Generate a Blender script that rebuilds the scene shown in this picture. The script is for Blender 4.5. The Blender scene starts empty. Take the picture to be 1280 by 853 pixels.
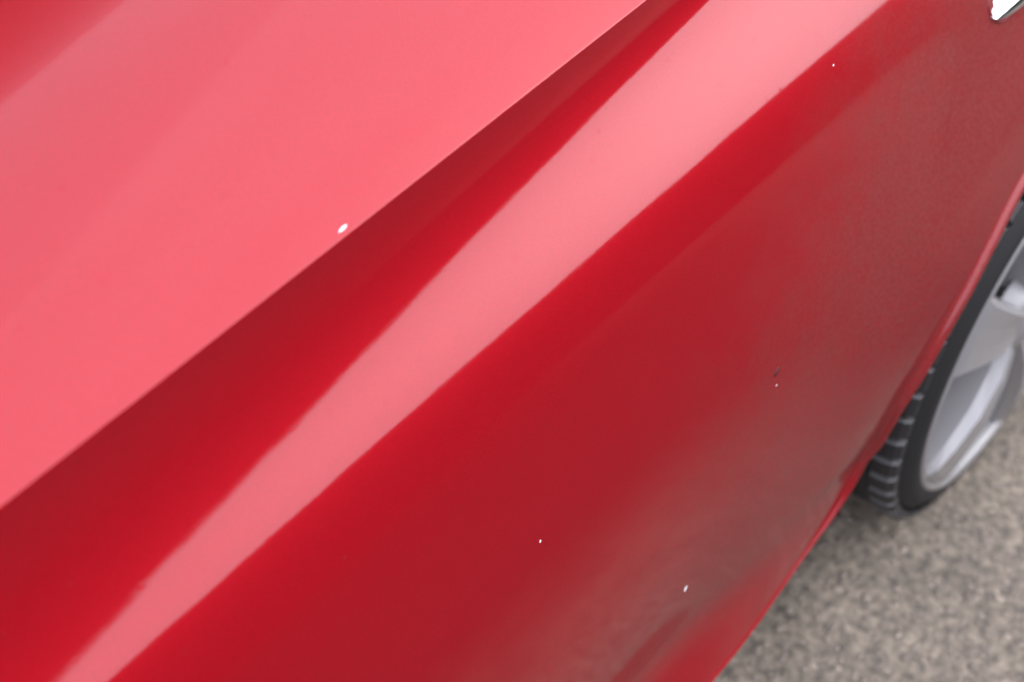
import bpy, bmesh, math, random
from mathutils import Vector, Matrix, noise as mnoise
random.seed(7)
S = bpy.context.scene
col = S.collection
R = math.radians

# ------------------------------------------------------------------ camera
# axes: x along the car towards the wheel, y inboard, z up; the wheel hub is at x=0, y=0
cd = bpy.data.cameras.new('camera'); cam = bpy.data.objects.new('camera', cd); col.objects.link(cam)
CAM = Vector((-1.5648, -0.3957, 1.7645)); YAW, PITCH = 0.6923, -0.7945
cam.location = CAM
vdir = Vector((math.cos(PITCH)*math.cos(YAW), math.cos(PITCH)*math.sin(YAW), math.sin(PITCH)))
cam.rotation_euler = vdir.to_track_quat('-Z', 'Y').to_euler()
cd.sensor_width = 36; cd.lens = 1900/1280*36
cd.clip_start = .02; cd.clip_end = 500
cd.dof.use_dof = True; cd.dof.focus_distance = 1.36; cd.dof.aperture_fstop = 3.3
S.camera = cam

# ------------------------------------------------------------------ world: bright overcast daylight
SUN_DIR = Vector((.60, -.56, .57)).normalized()          # towards the soft bright part of the cloud
SUN_EL, SUN_AZ = math.asin(SUN_DIR.z), math.atan2(SUN_DIR.x, SUN_DIR.y)
w = bpy.data.worlds.new('World'); S.world = w; w.use_nodes = True
nt = w.node_tree; N = nt.nodes; L = nt.links
for n in list(N): N.remove(n)
out = N.new('ShaderNodeOutputWorld'); bg = N.new('ShaderNodeBackground')
sky = N.new('ShaderNodeTexSky'); sky.sky_type = 'NISHITA'; sky.sun_disc = False
sky.sun_elevation = SUN_EL; sky.sun_rotation = SUN_AZ; sky.dust_density = 6; sky.air_density = 1.0
hs = N.new('ShaderNodeHueSaturation'); hs.inputs['Saturation'].default_value = .16; hs.inputs['Value'].default_value = 1.0
tc = N.new('ShaderNodeTexCoord'); cl = N.new('ShaderNodeTexNoise')
cl.inputs['Scale'].default_value = 1.6; cl.inputs['Detail'].default_value = 3
rp = N.new('ShaderNodeMapRange'); rp.inputs['From Min'].default_value = .3; rp.inputs['From Max'].default_value = .7
rp.inputs['To Min'].default_value = .86; rp.inputs['To Max'].default_value = 1.14
mu = N.new('ShaderNodeMixRGB'); mu.blend_type = 'MULTIPLY'; mu.inputs[0].default_value = 1
# cloud sheet over the whole sky
ov = N.new('ShaderNodeMixRGB'); ov.inputs[0].default_value = .75; ov.inputs[2].default_value = (14.4, 15.2, 18.3, 1)
L.new(tc.outputs['Generated'], cl.inputs['Vector']); L.new(cl.outputs['Fac'], rp.inputs['Value'])
L.new(sky.outputs[0], hs.inputs['Color']); L.new(hs.outputs[0], ov.inputs[1])
L.new(ov.outputs[0], mu.inputs[1]); L.new(rp.outputs[0], mu.inputs[2])
L.new(mu.outputs[0], bg.inputs[0]); bg.inputs[1].default_value = .15
L.new(bg.outputs[0], out.inputs[0])
sd = bpy.data.lights.new('sun', 'SUN'); sd.energy = .5; sd.angle = R(110); sd.color = (1, .96, .9)
so = bpy.data.objects.new('sun', sd); col.objects.link(so)
so.rotation_euler = (-SUN_DIR).to_track_quat('-Z', 'Y').to_euler()
S.view_settings.view_transform = 'Standard'; S.view_settings.look = 'None'
S.view_settings.gamma = 1; S.view_settings.use_curve_mapping = False
S.view_settings.exposure = 0.58
S.render.engine = 'CYCLES'
S.cycles.use_denoising = True
S.cycles.use_adaptive_sampling = True; S.cycles.adaptive_threshold = .02
S.cycles.max_bounces = 6; S.cycles.diffuse_bounces = 2; S.cycles.glossy_bounces = 4; S.cycles.transmission_bounces = 2

# ------------------------------------------------------------------ helpers
def link(o, parent=None):
    col.objects.link(o)
    if parent is not None: o.parent = parent
    return o
def mesh(name, verts, faces, mat=None, parent=None, smooth=True):
    me = bpy.data.meshes.new(name); me.from_pydata(verts, [], faces); me.update()
    if smooth: me.polygons.foreach_set('use_smooth', [True]*len(me.polygons))
    if mat: me.materials.append(mat)
    return link(bpy.data.objects.new(name, me), parent)
def grid(rows, closed_u=False, closed_v=False):
    """rows: list of equally long point lists -> verts, faces"""
    n, m = len(rows), len(rows[0]); V = [tuple(p) for r in rows for p in r]; F = []
    for i in range(n if closed_u else n-1):
        a = i*m; b = ((i+1) % n)*m
        for j in range(m if closed_v else m-1):
            k = (j+1) % m
            F.append((a+j, b+j, b+k, a+k))
    return V, F
def empty(name, loc=(0, 0, 0), parent=None):
    o = bpy.data.objects.new(name, None); o.location = loc; o.empty_display_size = .1
    return link(o, parent)
def material(name):
    m = bpy.data.materials.new(name); m.use_nodes = True
    return m, m.node_tree.nodes, m.node_tree.links, m.node_tree.nodes['Principled BSDF']
def simple(name, colr, rough=.5, metal=0., spec=.5, coat=0.):
    m, n, l, p = material(name)
    p.inputs['Base Color'].default_value = (*colr, 1); p.inputs['Roughness'].default_value = rough
    p.inputs['Metallic'].default_value = metal; p.inputs['Specular IOR Level'].default_value = spec
    p.inputs['Coat Weight'].default_value = coat
    return m
def node(n, t, **kw):
    x = n.new(t)
    for k, v in kw.items():
        if k in x.inputs: x.inputs[k].default_value = v
        else: setattr(x, k, v)
    return x
def lerp(a, b, t): return a+(b-a)*t
def sstep(a, b, x):
    t = max(0, min(1, (x-a)/(b-a))); return t*t*(3-2*t)

# ------------------------------------------------------------------ materials
def paint():
    m, n, l, p = material('red_metallic_paint')
    tc = node(n, 'ShaderNodeTexCoord')
    # metallic flake: tiny value changes of the pigment
    fl = node(n, 'ShaderNodeTexNoise', Scale=1500., Detail=2.); l.new(tc.outputs['Object'], fl.inputs['Vector'])
    fr = node(n, 'ShaderNodeMapRange'); fr.inputs['From Min'].default_value = .3; fr.inputs['From Max'].default_value = .7
    fr.inputs['To Min'].default_value = .74; fr.inputs['To Max'].default_value = 1.26; l.new(fl.outputs['Fac'], fr.inputs['Value'])
    mx = node(n, 'ShaderNodeMixRGB', blend_type='MULTIPLY'); mx.inputs[0].default_value = 1
    mx.inputs[1].default_value = (.318, .0048, .0105, 1); l.new(fr.outputs[0], mx.inputs[2])
    l.new(mx.outputs[0], p.inputs['Base Color'])
    p.inputs['Metallic'].default_value = .30; p.inputs['Roughness'].default_value = .5
    p.inputs['Coat Weight'].default_value = 1; p.inputs['Coat IOR'].default_value = 1.5
    p.inputs['Specular IOR Level'].default_value = .0
    # grey ground reflection painted as a film, denser low and towards the wheel
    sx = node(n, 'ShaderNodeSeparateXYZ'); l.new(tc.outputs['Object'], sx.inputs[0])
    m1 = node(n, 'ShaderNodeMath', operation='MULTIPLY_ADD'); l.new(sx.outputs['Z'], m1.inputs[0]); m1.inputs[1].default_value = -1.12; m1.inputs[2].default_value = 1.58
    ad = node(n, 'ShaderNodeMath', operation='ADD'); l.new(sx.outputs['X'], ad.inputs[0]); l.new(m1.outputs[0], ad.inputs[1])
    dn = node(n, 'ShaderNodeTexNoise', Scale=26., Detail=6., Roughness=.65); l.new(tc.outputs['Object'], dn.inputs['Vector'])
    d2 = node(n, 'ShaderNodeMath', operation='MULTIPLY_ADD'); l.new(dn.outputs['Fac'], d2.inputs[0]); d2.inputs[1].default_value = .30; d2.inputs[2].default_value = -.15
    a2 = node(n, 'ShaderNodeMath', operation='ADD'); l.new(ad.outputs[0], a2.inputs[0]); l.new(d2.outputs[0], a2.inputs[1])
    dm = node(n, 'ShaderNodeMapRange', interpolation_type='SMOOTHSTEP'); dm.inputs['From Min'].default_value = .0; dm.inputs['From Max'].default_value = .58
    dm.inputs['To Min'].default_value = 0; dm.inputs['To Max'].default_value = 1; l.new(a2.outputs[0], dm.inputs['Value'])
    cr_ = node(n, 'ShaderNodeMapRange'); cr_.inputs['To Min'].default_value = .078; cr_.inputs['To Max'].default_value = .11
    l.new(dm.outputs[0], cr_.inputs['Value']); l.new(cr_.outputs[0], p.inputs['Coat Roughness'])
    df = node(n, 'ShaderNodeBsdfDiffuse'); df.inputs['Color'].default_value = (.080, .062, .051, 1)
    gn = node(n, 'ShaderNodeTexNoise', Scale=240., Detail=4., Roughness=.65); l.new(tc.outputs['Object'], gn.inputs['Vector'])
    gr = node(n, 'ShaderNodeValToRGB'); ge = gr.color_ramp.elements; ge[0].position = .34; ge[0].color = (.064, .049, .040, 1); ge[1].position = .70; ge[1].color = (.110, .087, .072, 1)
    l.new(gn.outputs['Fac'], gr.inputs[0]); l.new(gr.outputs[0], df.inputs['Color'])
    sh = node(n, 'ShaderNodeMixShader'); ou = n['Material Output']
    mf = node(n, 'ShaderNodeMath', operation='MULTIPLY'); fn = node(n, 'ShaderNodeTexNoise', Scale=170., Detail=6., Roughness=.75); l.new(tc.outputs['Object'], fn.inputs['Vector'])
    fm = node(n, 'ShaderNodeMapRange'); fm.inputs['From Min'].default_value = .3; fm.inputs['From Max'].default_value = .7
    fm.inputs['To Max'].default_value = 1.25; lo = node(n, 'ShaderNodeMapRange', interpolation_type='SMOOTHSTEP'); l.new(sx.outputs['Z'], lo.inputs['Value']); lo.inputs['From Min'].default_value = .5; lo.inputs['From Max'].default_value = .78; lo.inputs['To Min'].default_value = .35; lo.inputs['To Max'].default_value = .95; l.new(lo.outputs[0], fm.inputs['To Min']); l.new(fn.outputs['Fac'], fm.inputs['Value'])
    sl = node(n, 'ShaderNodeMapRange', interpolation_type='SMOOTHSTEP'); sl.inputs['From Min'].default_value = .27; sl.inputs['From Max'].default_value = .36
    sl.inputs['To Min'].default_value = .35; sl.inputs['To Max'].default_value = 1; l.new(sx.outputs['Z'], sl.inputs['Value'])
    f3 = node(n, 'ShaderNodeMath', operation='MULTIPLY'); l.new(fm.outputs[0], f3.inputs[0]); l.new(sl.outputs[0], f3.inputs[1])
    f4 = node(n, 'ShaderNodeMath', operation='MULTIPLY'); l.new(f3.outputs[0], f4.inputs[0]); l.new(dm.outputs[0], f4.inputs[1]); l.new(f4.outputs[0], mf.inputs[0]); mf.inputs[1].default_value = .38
    # sparse dirt specks
    v2 = node(n, 'ShaderNodeTexVoronoi', Scale=55.); l.new(tc.outputs['Object'], v2.inputs['Vector'])
    s2 = node(n, 'ShaderNodeSeparateColor'); l.new(v2.outputs['Color'], s2.inputs[0])
    k2 = node(n, 'ShaderNodeMapRange', interpolation_type='SMOOTHSTEP'); k2.inputs['From Min'].default_value = .04; k2.inputs['From Max'].default_value = .13
    k2.inputs['To Min'].default_value = .10; k2.inputs['To Max'].default_value = 0; l.new(v2.outputs['Distance'], k2.inputs['Value'])
    g2 = node(n, 'ShaderNodeMath', operation='GREATER_THAN'); l.new(s2.outputs[1], g2.inputs[0]); g2.inputs[1].default_value = .8
    q2 = node(n, 'ShaderNodeMath', operation='MULTIPLY'); l.new(k2.outputs[0], q2.inputs[0]); l.new(g2.outputs[0], q2.inputs[1])
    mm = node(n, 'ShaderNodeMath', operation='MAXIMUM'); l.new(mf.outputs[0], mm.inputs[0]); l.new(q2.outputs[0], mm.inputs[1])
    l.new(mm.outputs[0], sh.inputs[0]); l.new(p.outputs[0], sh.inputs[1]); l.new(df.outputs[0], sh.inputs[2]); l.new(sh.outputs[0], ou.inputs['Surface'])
    # orange peel in the clear coat plus dried water spots
    op = node(n, 'ShaderNodeTexNoise', Scale=160., Detail=2.); l.new(tc.outputs['Object'], op.inputs['Vector'])
    b1 = node(n, 'ShaderNodeBump', Strength=.012, Distance=.002); l.new(op.outputs['Fac'], b1.inputs['Height'])
    vo = node(n, 'ShaderNodeTexVoronoi', Scale=95.); l.new(tc.outputs['Object'], vo.inputs['Vector'])
    sp = node(n, 'ShaderNodeMapRange', interpolation_type='SMOOTHSTEP'); sp.inputs['From Min'].default_value = .0; sp.inputs['From Max'].default_value = .32
    sp.inputs['To Min'].default_value = 1; sp.inputs['To Max'].default_value = 0; l.new(vo.outputs['Distance'], sp.inputs['Value'])
    rn = node(n, 'ShaderNodeMapRange'); rn.inputs['From Min'].default_value = .84; rn.inputs['From Max'].default_value = 1.
    sep = node(n, 'ShaderNodeSeparateColor'); l.new(vo.outputs['Color'], sep.inputs[0]); l.new(sep.outputs[0], rn.inputs['Value'])
    ml = node(n, 'ShaderNodeMath', operation='MULTIPLY'); l.new(sp.outputs[0], ml.inputs[0]); l.new(rn.outputs[0], ml.inputs[1])
    cw = node(n, 'ShaderNodeMath', operation='MULTIPLY_ADD'); l.new(ml.outputs[0], cw.inputs[0]); cw.inputs[1].default_value = -.32; cw.inputs[2].default_value = 1.; l.new(cw.outputs[0], p.inputs['Coat Weight'])
    b2 = node(n, 'ShaderNodeBump', Strength=.035, Distance=.001); l.new(ml.outputs[0], b2.inputs['Height']); l.new(b1.outputs[0], b2.inputs['Normal'])
    l.new(b2.outputs[0], p.inputs['Coat Normal'])
    return m
PAINT = paint()
RUBBER = simple('tyre_rubber', (.018, .017, .0165), .66, 0, .3)
TREAD = simple('tread_rubber', (.020, .019, .019), .5, 0, .4)
GLINT = simple('sky_glint_rubber', (.10, .097, .094), .65)  # sky glint on the lug sides, painted as paler rubber
BLACKP = simple('black_plastic', (.012, .012, .012), .55)
LINER = simple('dark_underbody', (.01, .01, .01), .8)
CHROME = simple('chrome', (.85, .85, .87), .07, 1)
GLASS = simple('tinted_window_glass', (.012, .014, .014), .03, 0, .5)
CHIPW = simple('white_primer', (.85, .82, .82), .6)
CHIPD = simple('dark_chip', (.08, .003, .006), .6)
def alloy():
    m, n, l, p = material('silver_alloy')
    p.inputs['Base Color'].default_value = (.32, .303, .295, 1); p.inputs['Metallic'].default_value = .35; p.inputs['Roughness'].default_value = .42
    p.inputs['Coat Weight'].default_value = .3; p.inputs['Coat Roughness'].default_value = .15
    return m
ALLOY = alloy()

# ------------------------------------------------------------------ ground
def asphalt(name, stones=False):
    m, n, l, p = material(name)
    tc = node(n, 'ShaderNodeTexCoord')
    big = node(n, 'ShaderNodeTexNoise', Scale=7., Detail=4.); l.new(tc.outputs['Object'], big.inputs['Vector'])
    mid = node(n, 'ShaderNodeTexNoise', Scale=62., Detail=5., Roughness=.62); l.new(tc.outputs['Object'], mid.inputs['Vector'])
    r1 = node(n, 'ShaderNodeValToRGB'); e = r1.color_ramp.elements
    e[0].position = .37; e[0].color = (.098, .080, .062, 1); e[1].position = .66; e[1].color = (.30, .242, .178, 1)
    l.new(mid.outputs['Fac'], r1.inputs[0])
    r2 = node(n, 'ShaderNodeMapRange'); r2.inputs['From Min'].default_value = .3; r2.inputs['From Max'].default_value = .7
    r2.inputs['To Min'].default_value = .72; r2.inputs['To Max'].default_value = 1.2; l.new(big.outputs['Fac'], r2.inputs['Value'])
    mx = node(n, 'ShaderNodeMixRGB', blend_type='MULTIPLY'); mx.inputs[0].default_value = 1
    l.new(r1.outputs[0], mx.inputs[1]); l.new(r2.outputs[0], mx.inputs[2])
    # added darkening outside the view, for a darker mirror image in the door
    sx = node(n, 'ShaderNodeSeparateXYZ'); l.new(tc.outputs['Object'], sx.inputs[0])
    my = node(n, 'ShaderNodeMapRange', interpolation_type='SMOOTHSTEP'); l.new(sx.outputs['Y'], my.inputs['Value'])
    my.inputs['From Min'].default_value = -.75; my.inputs['From Max'].default_value = -.18; my.inputs['To Min'].default_value = 1; my.inputs['To Max'].default_value = 0
    mq = node(n, 'ShaderNodeMapRange', interpolation_type='SMOOTHSTEP'); l.new(sx.outputs['X'], mq.inputs['Value'])
    mq.inputs['From Min'].default_value = .1; mq.inputs['From Max'].default_value = 2.1; mq.inputs['To Min'].default_value = .95; mq.inputs['To Max'].default_value = 0
    mw = node(n, 'ShaderNodeMath', operation='MULTIPLY'); l.new(my.outputs[0], mw.inputs[0]); l.new(mq.outputs[0], mw.inputs[1])
    ms = node(n, 'ShaderNodeMixRGB'); l.new(mw.outputs[0], ms.inputs[0]); l.new(mx.outputs[0], ms.inputs[1]); ms.inputs[2].default_value = (.020, .017, .011, 1)
    l.new(ms.outputs[0], p.inputs['Base Color']); p.inputs['Roughness'].default_value = .85
    bp = node(n, 'ShaderNodeBump', Strength=.18, Distance=.004); l.new(mid.outputs['Fac'], bp.inputs['Height']); l.new(bp.outputs[0], p.inputs['Normal'])
    return m
GROUND = asphalt('worn_asphalt')
g = mesh('ground', [(-200, -200, 0), (200, -200, 0), (200, 200, 0), (-200, 200, 0)], [(0, 1, 2, 3)], GROUND, smooth=False)
g['kind'] = 'structure'
def clumps():
    """unseen dark clumps, added to darken what the door paint mirrors"""
    V, F = [], []; rnd = random.Random(5); n = 0
    while n < 9000:
        x, y = rnd.uniform(-2.4, 2.2), rnd.uniform(-3.6, -.9)
        if rnd.random() > sstep(-.9, -1.8, y)*(1-sstep(.0, 2.1, x)): continue
        n += 1; s = rnd.uniform(.007, .026); m = 5; o = len(V); a0 = rnd.random()
        V.append((x, y, .004+s*.12))
        for i in range(m):
            a = math.tau*(i+a0)/m; r = s*rnd.uniform(.6, 1.2); V.append((x+r*math.cos(a), y+r*math.sin(a), .001))
        F += [(o, o+1+i, o+1+(i+1) % m) for i in range(m)]
    o = mesh('added_dark_clumps', V, F, simple('dark_clump_brown', (.018, .015, .010), .9), None, True)
    o['kind'] = 'stuff'; o['label'] = 'added dark clumps outside the view, darkening the reflection in the door'; o['category'] = 'leaf litter'
clumps()
def pebbles():
    m, n, l, p = material('aggregate')
    at = node(n, 'ShaderNodeAttribute', attribute_name='tint'); l.new(at.outputs['Color'], p.inputs['Base Color']); p.inputs['Roughness'].default_value = .8
    bm = bmesh.new(); bmesh.ops.create_icosphere(bm, subdivisions=1, radius=1)
    base = [v.co.copy() for v in bm.verts]; bf = [[v.index for v in f.verts] for f in bm.faces]; bm.free()
    V, F, C = [], [], []
    tints = [(.23, .184, .142), (.26, .208, .16), (.215, .172, .133), (.20, .16, .124), (.32, .256, .198), (.22, .176, .136)]
    for k in range(9000):
        if k < 6500: x, y = random.uniform(-.95, .75), random.uniform(-.75, .45)
        else: x, y = random.uniform(-1.6, 1.5), random.uniform(-2.0, 1.0)
        if y < -.35 and random.random() < sstep(-.3, -.9, y)*(1-sstep(0, 2, x)): continue
        s = random.uniform(.0025, .006) if random.random() < .93 else random.uniform(.006, .009)
        a = random.uniform(0, math.tau); ca, sa = math.cos(a), math.sin(a); ax = random.uniform(.7, 1.3); fl = random.uniform(.16, .34)
        o = len(V); t = random.choice(tints); j = random.uniform(.8, 1.2)
        for b in base:
            q = b*(1+random.uniform(-.18, .18)); px, py = q.x*s*ax, q.y*s/ax
            V.append((x+px*ca-py*sa, y+px*sa+py*ca, q.z*s*fl))
        F += [[o+i for i in f] for f in bf]; C += [(t[0]*j, t[1]*j, t[2]*j, 1)]*len(base)
    o = mesh('asphalt_aggregate', V, F, m, smooth=True)
    ca = o.data.color_attributes.new('tint', 'FLOAT_COLOR', 'POINT')
    ca.data.foreach_set('color', [c for q in C for c in q])
    o['kind'] = 'stuff'; o['label'] = 'pale and dark aggregate stones bedded in the worn asphalt'; o['category'] = 'aggregate'
    return o
pebbles()

# ------------------------------------------------------------------ body side surface
ZC = lambda x: .0425*x+1.0593
YC = lambda x: .2376+.001*x
def SC(x):                                                # crease -> upper end of the bright band
    v = min(x+1.25, .95); return max(.006, .0332*v*v-.1406*v+.1272-(.03*(x+.3) if x > -.3 else 0))
def SD(x):                                                # width of the bright band
    v = min(max(x+1.25, -.2), 1.4); return max(.008, -.0173*v*v+.1203*v+.0318)
PHI0 = 3.
def phi_c(x): v = max(-1.6, min(x, .1))+1.25; return .766*v*v-5.162*v+36.10
def phi_d(x): v = max(-1.6, min(x, .1))+1.25; return .395*v*v-1.084*v+37.14
SILL_Y = lambda x: .036+.021*sstep(-.66, -.36, x)-.006*math.exp(-((x+.42)/.09)**2)-.09*(sstep(-.38, -.05, x)-sstep(.05, .38, x))
SILL_Z = .238
NS_C, NS_D, NS_L = 26, 26, 70
def flare_amp(x): return sstep(-.40, -.76, x)
FLW = .058
def profile_raw(x):
    """points below the crease: list of (s, y, z) to the sill line"""
    y, z = YC(x), ZC(x); sC, sD = SC(x), SD(x); pc, pd = phi_c(x), phi_d(x)
    P = [(0, y, z)]; s = 0
    def step(ph, ds):
        nonlocal y, z, s
        ph = R(ph); y -= math.sin(ph)*ds; z -= math.cos(ph)*ds; s += ds; P.append((s, y, z))
    for k in range(NS_C):
        t = (k+.5)/NS_C; step(PHI0+(pc-PHI0)*t**1.1, sC/NS_C)
    for k in range(NS_D):
        t = (k+.5)/NS_D; step(pc+(pd-pc)*t+24*t*(1-t), sD/NS_D)
    # lower door: quick turn at the band edge, a long easy curve, a flare above the sill
    y0, z0, s0, n0 = y, z, s, len(P)
    fa = flare_amp(x)
    def lower(p2, Lw):
        nonlocal y, z, s
        y, z, s = y0, z0, s0; del P[n0:]
        for k in range(NS_L):
            u0 = (k/NS_L)**1.15; u1 = ((k+1)/NS_L)**1.15; t = (u0+u1)/2; wv = t*Lw
            q = 1-math.exp(-wv/.018)
            ph = pd-10*q-(pd-10-p2)*t**.85
            ph -= 2.4*sstep(.066, .070, wv)*(1-sstep(.09, .2, wv))
            ph = lerp(ph, FLARE, fa*sstep(FLW*2.3, FLW*.5, Lw-wv))
            step(ph, (u1-u0)*Lw)
    p2, Lw = 0., .6
    for it in range(25):
        lower(p2, Lw)
        Lw += (z-SILL_Z)*.9; p2 += math.degrees((y-SILL_Y(x))/Lw)*1.6
    return P
FLARE = 30.
X0, X1, DX = -2.62, 1.42, .04
TAB = [profile_raw(X0+DX*i) for i in range(int((X1-X0)/DX)+1)]
KN = len(TAB[0])-1
def cr(p0, p1, p2, p3, t):                                  # Catmull-Rom
    return p1+.5*t*(p2-p0+t*(2*p0-5*p1+4*p2-p3+t*(3*(p1-p2)+p3-p0)))
def profile(x):
    f = (x-X0)/DX; i = max(1, min(len(TAB)-3, int(f))); t = f-i
    A, B, C, D = TAB[i-1:i+3]
    return [tuple(cr(a[k], b[k], c[k], d[k], t) for k in range(3)) for a, b, c, d in zip(A, B, C, D)]
def at_k(P, x, k):
    i = max(0, min(KN-1, int(k))); t = k-i
    A, B, C, D = P[max(0, i-1)], P[i], P[i+1], P[min(KN, i+2)]
    return Vector((x, cr(A[1], B[1], C[1], D[1], t), cr(A[2], B[2], C[2], D[2], t)))
def find(P, v, k, sign):
    lo, hi = 0, len(P)-1
    while hi-lo > 1:
        m = (lo+hi)//2
        if sign*P[m][k] <= sign*v: lo = m
        else: hi = m
    d = P[hi][k]-P[lo][k]
    return lo+((v-P[lo][k])/d if abs(d) > 1e-9 else 0)
def base_y_at_z(P, z): return at_k(P, 0, find(P, z, 2, -1)).y
ARC_R, ARC_Z = .362, .330
# how far out the arch lip stands at each height
LIPY = [(.20, .074), (.2546, .070), (.31, .055), (.372, .034), (.44, .024), (.49, .017), (.54, .014), (.58, .012), (.62, .015), (.66, .022), (.75, .03)]
def lip_y(z):
    for (a, ya), (b, yb) in zip(LIPY, LIPY[1:]):
        if z <= b: return lerp(ya, yb, max(0, (z-a)/(b-a)))
    return LIPY[-1][1]
AMP = []
for k in range(181):
    a = math.pi*k/180; zz = ARC_Z+ARC_R*math.sin(a); xx = -ARC_R*math.cos(a)
    AMP.append(max(0, base_y_at_z(profile(xx), zz)-lip_y(zz)))
def surf(P, x, s): return flared(at_k(P, x, find(P, s, 0, 1)))
def flared(p):
    rr = math.hypot(p.x, p.z-ARC_Z)                           # wheel arch flare
    if rr < .75:
        a = math.degrees(math.atan2(p.z-ARC_Z, -p.x)); a = 179.9 if a < -90 else max(0, min(179.99, a)); i = int(a)
        p.y -= lerp(AMP[i], AMP[i+1], a-i)*math.exp(-((rr-ARC_R)/.12)**2)
    return p
xs = []
x = -2.5
while x < -.46: xs.append(x); x += .02
# bottom edge: sill up to the arch, round the arch, sill again
edge = [(x, SILL_Z) for x in xs]
a0 = math.asin((SILL_Z-ARC_Z)/ARC_R)
xa = -ARC_R*math.cos(a0)
for k in range(1, 5): edge.append((lerp(xs[-1], xa, k/5), SILL_Z))
for k in range(81):
    a = math.pi-a0 - (math.pi-2*a0)*k/80
    edge.append((ARC_R*math.cos(a), ARC_Z+ARC_R*math.sin(a)))
for k in range(1, 40): edge.append((-xa+.022*k, SILL_Z))
# round off the corner where the sill meets the arch
for it in range(60):
    e2 = edge[:]
    for i in range(len(xs)-4, len(xs)+16): e2[i] = tuple((edge[i-1][k]+2*edge[i][k]+edge[i+1][k])/4 for k in range(2))
    edge = e2
top = [e[0] for e in edge]
# spread the crease ends of the arch columns evenly
i0 = len(xs)-12; i1 = len(xs)+4+80+8
for i in range(i0, i1+1): top[i] = lerp(edge[i0][0], edge[i1][0], (i-i0)/(i1-i0))
def lerp3(a, b, t): return a+(b-a)*t
def shoulder_phi(u, x):
    v = u-(.272+.1414*(max(-1.5, min(x, -.3))+1.1136))      # distance past the upper fold
    t = max(0, min(1, (v+.33)/.33)); a = 57+6*sstep(0, .12, u)+19.8*(.55*t*t*(3-2*t)+.45*t)
    return lerp(a, 82.6, sstep(-.003, .006, v))
def column(i):
    """one line of the skin: shoulder (top to crease), crease fillet, side, lip"""
    xt, (xe, ze) = top[i], edge[i]
    ke = find(profile(xe), ze, 2, -1)
    pts = []
    y, z = YC(xt), ZC(xt); up = []; u = 0           # shoulder, going up and inboard from the crease
    n = 110; Lu = .37+.1414*(max(-1.5, min(xt, -.3))+.9)
    for k in range(n):
        du = Lu*(((k+1)/n)**1.1-(k/n)**1.1); u += du
        ph = R(shoulder_phi(u, xt)); y += math.sin(ph)*du; z += math.cos(ph)*du
        up.append(Vector((xt, y, z)))
    up.reverse(); pts += up
    bd = []
    m = 150
    for k in range(m+1):
        t = k/m; xx = lerp(xt, xe, sstep(.0, 1., t)); bd.append(flared(at_k(profile(xx), xx, ke*t)))
    p0, p1, p2 = lerp3(up[-1], bd[0], .5), bd[0], lerp3(bd[0], bd[1], .7)
    pts.append(p0)
    for t in (.2, .4, .6, .8): pts.append((1-t)**2*p0+2*t*(1-t)*p1+t*t*p2)
    pts.append(p2); pts += bd[1:]
    # rolled lip: small flare facing up, then round and under
    e, d = pts[-1], (pts[-1]-pts[-4]).normalized()
    o = Vector((0, -1, 0)); down = Vector((d.x, 0, d.z)).normalized()
    k = lerp(.3, 1, sstep(-.46, -.30, xe))
    for (a, b) in ((.004, .0015), (.007, .0045), (.0095, .008), (.0125, .0105), (.0165, .0115), (.020, .010), (.0225, .006), (.0235, .000), (.023, -.008), (.021, -.025), (.018, -.06)):
        pts.append(e+down*a*k+o*b*(k if b > 0 else 1))
    return pts
rows = [column(i) for i in range(len(edge))]
V, F = grid(rows)
# opening for the door handle cup
HX, HS, HA, HB = -.064, .247, .092, .0245
def cup_r(p):
    dx = max(0, abs(p.x-HX)-(HA-HB)); return dx, p
def hp(x, ds, off):
    p = surf(profile(x), x, HS+ds); a = R(25); return p+Vector((0, -math.cos(a), math.sin(a)))*off
HC = hp(HX, 0, 0); HT = (hp(HX, .02, 0)-hp(HX, -.02, 0)).normalized()
def in_cup(p):
    if abs(p.x-HX) > HA or abs(p.z-HC.z) > .05 or p.y > .2: return False
    d = (p-hp(p.x, 0, 0)).dot(HT); dx = max(0, abs(p.x-HX)-(HA-HB)); return math.hypot(dx, d) < HB-.012
F = [f for f in F if not any(in_cup(Vector(V[i])) for i in f)]
BELT = [r[0] for r in rows]                         # top of the painted shoulder, foot of the side window

car = empty('red_car', (0, 0, 0))
car['label'] = 'glossy red metallic car seen close along its flank, creased door above a silver wheel'; car['category'] = 'car'
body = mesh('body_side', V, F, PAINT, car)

# door handle: chrome lined cup with a painted grip across it
def capsule(k, off, n=64):
    r = []
    for i in range(n):
        a = math.tau*i/n; c, sn = math.cos(a), math.sin(a)
        r.append(hp(HX+(HA-HB)*(1 if c >= 0 else -1)*min(1, k*2)+HB*k*c, HB*k*sn, off))
    return r
v, f = grid([capsule(k, o) for k, o in ((1.05, -.003), (1.03, .0015), (.98, .0026), (.93, .0022), (.82, -.0015), (.70, -.006), (.58, -.011), (.46, -.016))], closed_v=True)
hnd = mesh('door_handle', v, f, PAINT, car)
v, f = grid([capsule(k, o) for k, o in ((.55, -.0125), (.5, -.0135), (.3, -.015), (.02, -.015))], closed_v=True)
mesh('cup_floor', v, f, PAINT, hnd)
rw = []                                              # chrome bar along the lower half of the cup
for k in range(49):
    t = k/48; e = max(.0, 1-abs(2*t-1)**3.2)**.5; x = HX-HA*1.0+2.0*HA*t; wd = .0150*e+.0002; th = .0100*e+.0002
    rw.append([hp(x, .0088+wd*math.cos(a), -.001+th*max(-.2, math.sin(a))**1 + (.0045*math.cos(a) if math.sin(a) > 0 else 0)) for a in [math.tau*j/24 for j in range(24)]])
v, f = grid(rw, closed_v=True); mesh('grip', v, f, CHROME, hnd)

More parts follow.
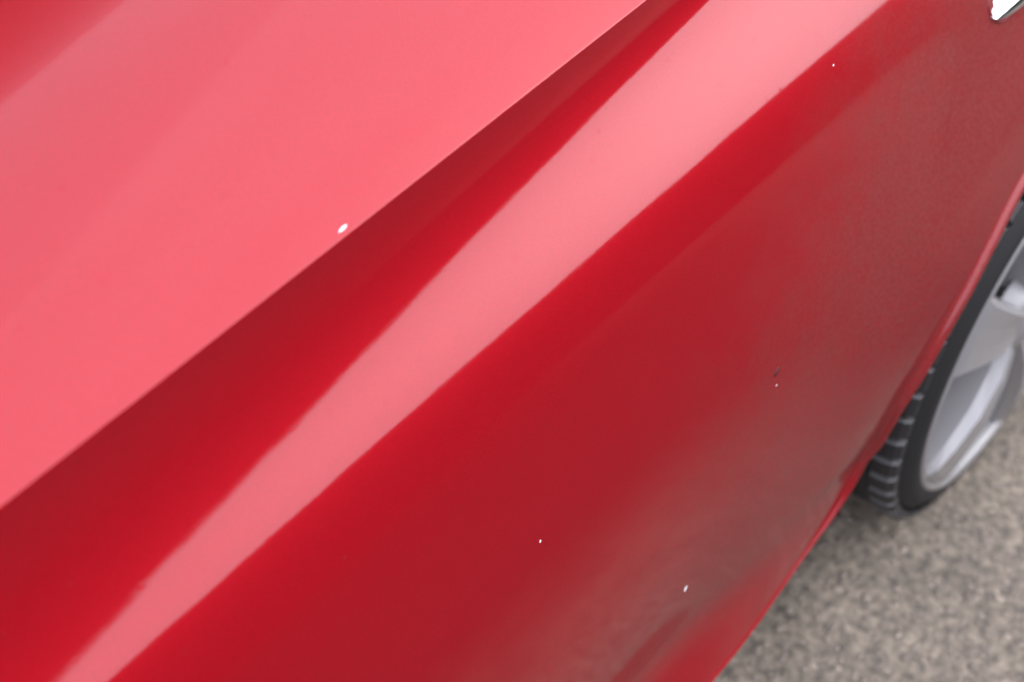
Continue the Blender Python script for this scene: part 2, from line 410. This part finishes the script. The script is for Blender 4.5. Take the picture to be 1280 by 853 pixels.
# side window above the shoulder: rubber strip, glass, roof rail
def strip(name, offs, mat):
    rws = [[p+Vector((0, dy, dz)) for dy, dz in offs] for p in BELT]
    v, f = grid(rws); return mesh(name, v, f, mat, car)
strip('window_seal', [(.0, -.02), (-.004, .002), (-.002, .010), (.008, .014), (.016, .010), (.02, .0)], BLACKP)
strip('side_window', [(.010, -.03), (.016, .02), (.030, .09), (.062, .18), (.105, .27), (.16, .35)], GLASS)
strip('roof', [(.150, .335), (.158, .358), (.19, .385), (.26, .41), (.40, .44), (.9, .46)], PAINT)

# ------------------------------------------------------------------ wheel
WZ = .322; RT = .322; RR = .264
def lathe(name, prof, mat, parent, seg=128, loc=(0, 0, 0)):
    """prof: list of (radius, y); axis y"""
    rws = []
    for i in range(seg):
        a = math.tau*i/seg; c, s = math.cos(a), math.sin(a)
        rws.append([(loc[0]+r*c, loc[1]+y, loc[2]+r*s) for r, y in prof])
    v, f = grid(rws, closed_u=True)
    return mesh(name, v, f, mat, parent)
C0 = (0, 0, WZ)
tyre = lathe('tyre', [(RR-.006, .010), (RR+.003, .002), (RR+.008, .000), (RR+.015, .001), (RR+.023, .004), (RR+.028, .010), (RT-.012, .020), (RT-.010, .046),
                      (RT-.004, .050), (RT-.001, .056), (RT-.001, .082), (RT-.010, .084), (RT-.010, .092), (RT, .094), (RT, .124), (RT-.010, .126), (RT-.010, .134), (RT-.001, .136), (RT-.001, .164),
                      (RT-.010, .166), (RT-.012, .20), (RT-.03, .215), (RR, .21)], RUBBER, car, 160, C0)
NB = 52
def block(y0, y1, r0, r1, da, skew, ch=.0022):
    pts = []
    sec = [(-da, 0), (-da, .7), (-da*.86, 1), (da*.86, 1), (da, .7), (da, 0)]
    V = []
    for yy, rr1, sk in ((y0, r1-.007, 0), (y0+.008, r1-.001, 0), ((y0+y1)/2, r1, skew*.5), (y1, r1, skew)):
        for a, h in sec:
            r = lerp(r0, rr1, h); V.append((r*math.cos(a+sk), yy, r*math.sin(a+sk)))
    F = []
    for k in range(3):
        for j in range(5): F.append((k*6+j, k*6+j+1, k*6+6+j+1, k*6+6+j))
    F += [(0, 5, 4, 3, 2, 1), (18, 19, 20, 21, 22, 23)]
    return V, F
v, f = block(.012, .046, RT-.016, RT+.001, math.pi/NB*.80, .012)
bme = bpy.data.meshes.new('tread_block'); bme.from_pydata(v, [], f); bme.materials.append(TREAD); bme.materials.append(GLINT)
for p_ in bme.polygons:
    if p_.index < 15 and p_.index % 5 in (0, 1): p_.material_index = 1
for i in range(NB):
    b = bpy.data.objects.new('tread_block', bme); col.objects.link(b); b.parent = tyre
    b.location = C0; b.rotation_euler = (0, -math.tau*i/NB, 0)
rim = lathe('alloy_wheel', [(RR-.0145, .030), (RR-.012, .016), (RR-.0095, .007), (RR-.007, .0005), (RR-.002, -.002), (RR+.003, .003), (RR+.004, .010), (RR-.006, .016)], ALLOY, car, 160, C0)
lathe('barrel', [(RR-.020, .19), (RR-.030, .15), (RR-.040, .10), (RR-.036, .055), (RR-.015, .0295)], simple('shaded_barrel_alloy', (.11, .10, .095), .5, .3), rim, 160, C0)  # shade inside the wheel put into a darker barrel colour
def spoke(a, wd, lead):
    """broad faceted blade from hub to rim: flat face, sharp shoulders, deep flanks"""
    sec = []
    for (r, w, yf, dp) in ((.045, .046, -.004, .06), (.09, .060, -.014, .06), (.15, .086, -.017, .055), (.205, .112, -.012, .045), (.240, .132, -.006, .035), (RR-.009, .150, .001, .022)):
        row = []
        for q, h in ((-.5, 1), (-.5, .30), (-.42, .0), (-.14, .06), (.14, .06), (.42, 0), (.5, .30), (.5, 1)):
            aa = a+lead*(r-.045)+math.asin(max(-.95, min(.95, q*w*wd/r))); row.append((r*math.cos(aa), yf+h*dp, WZ+r*math.sin(aa)))
        sec.append(row)
    return grid(sec)
for k in range(5):
    v, f = spoke(math.tau*k/5+R(149), .84, 0.)
    mesh('spoke', v, f, ALLOY, rim, smooth=False)
lathe('hub', [(.0, -.010), (.022, -.010), (.026, -.006), (.040, -.004), (.055, .006), (.062, .03)], ALLOY, rim, 48, C0)
lathe('brake_disc', [(.05, .095), (.185, .095), (.188, .10), (.188, .12), (.05, .12)], simple('brake_steel', (.25, .24, .23), .45, .9), car, 96, C0)
# arch liner and underbody
ln = []
for k in range(33):
    a = math.pi*1.10-math.pi*1.20*k/32
    ln.append([(.385*math.cos(a), y, ARC_Z+.385*math.sin(a)) for y in (.05, .15, .3)])
v, f = grid(ln); mesh('arch_liner', v, f, LINER, car)
def box(name, x0, x1, y0, y1, z0, z1, mat, parent):
    V = [(x, y, z) for x in (x0, x1) for y in (y0, y1) for z in (z0, z1)]
    return mesh(name, V, [(0, 1, 3, 2), (4, 6, 7, 5), (0, 4, 5, 1), (2, 3, 7, 6), (0, 2, 6, 4), (1, 5, 7, 3)], mat, parent, False)
box('underbody', -2.5, .9, .33, 1.75, .20, .90, LINER, car)
box('floor_pan', -2.5, -.42, .09, .329, .215, .30, LINER, car)

# ------------------------------------------------------------------ hedge along the parking bay, seen mirrored in the paint
def hedge():
    rnd = random.Random(3); V, F = [], []
    def top_at(x): return 1.90+.05*mnoise.noise(Vector((x*1.3, 0, 0)))+.05*mnoise.noise(Vector((x*5, 3, 0)))
    for k in range(26000):
        x = rnd.uniform(-9, 16); zt = top_at(x); z = zt*(1-rnd.random()**1.6)
        if rnd.random() < .35: y = -3.45-rnd.random()*.9; z = zt-rnd.random()*.1
        else: y = -3.42+rnd.gauss(0, .06)
        s = rnd.uniform(.025, .07); c = Vector((x, y, z+rnd.gauss(0, .02)))
        u = Vector((rnd.gauss(0, 1), rnd.gauss(0, 1), rnd.gauss(0, 1))).normalized(); t = u.orthogonal().normalized(); b = u.cross(t)
        o = len(V); V += [c+t*s, c+b*s*.6, c-t*s, c-b*s*.6]; F.append((o, o+1, o+2, o+3))
    n = 200
    for (sec) in (lambda x: [(x, -3.5, 0), (x, -3.5, top_at(x)-.06), (x, -4.3, top_at(x)-.06), (x, -4.3, 0)],):
        rw = [sec(lerp(-9, 16, i/n)) for i in range(n+1)]
        v, f = grid(rw); o = len(V); V += v; F += [[o+i for i in q] for q in f]
    o = mesh('hedge', V, F, simple('dark_foliage', (.022, .028, .013), .7), None, False)
    o['kind'] = 'stuff'; o['label'] = 'dark clipped hedge along the parking bay, mirrored in the red paint'; o['category'] = 'hedge'
hedge()

# ------------------------------------------------------------------ chips and flecks in the paint
def chip(name, loc, nrm, along, ln, wd, th, mat, label=None):
    nrm = Vector(nrm).normalized(); t = Vector(along); t = (t-nrm*t.dot(nrm)).normalized(); b = nrm.cross(t); loc = Vector(loc)
    rnd = random.Random(str(loc)); rw = []
    for k, (q, h) in enumerate(((1, -.1), (.85, .55), (.5, .9), (.05, 1))):
        rw.append([loc+t*(math.cos(a)*ln*q*(1+rnd.uniform(-.15, .15)))+b*(math.sin(a)*wd*q*(1+rnd.uniform(-.15, .15)))+nrm*th*h for a in [math.tau*j/12 for j in range(12)]])
    v, f = grid(rw, closed_v=True); o = mesh(name, v, f, mat, body)
    if label: o['label'] = label
    return o
def on_skin(x, z):
    P = profile(x); k = find(P, z, 2, -1); return flared(at_k(P, x, k))
chip('paint_fleck', (-.9925, YC(-.99)+.0050, ZC(-.99)+.0030), (0, -.55, .83), (1, .1, .1),   .0046, .0014, .0014, CHIPW, 'white fleck on the sharp body crease')
chip('paint_chip', on_skin(-.5800, .6437), (-.05, -.986, .16), (.8, 0, .6), .0060, .0030, .0011, CHIPD, 'small dark chip in the door paint')
for x, z, ln, wd in ((-.7179, .4250, .0048, .0013), (-.9298, .6958, .0015, .0006), (-.4263, .9018, .0012, .0006), (-.5817, .6270, .0010, .0005)):
    chip('dust_fleck', on_skin(x, z), (-.04, -.97, .2), (.6, 0, .8), ln, wd, .0009, CHIPW)
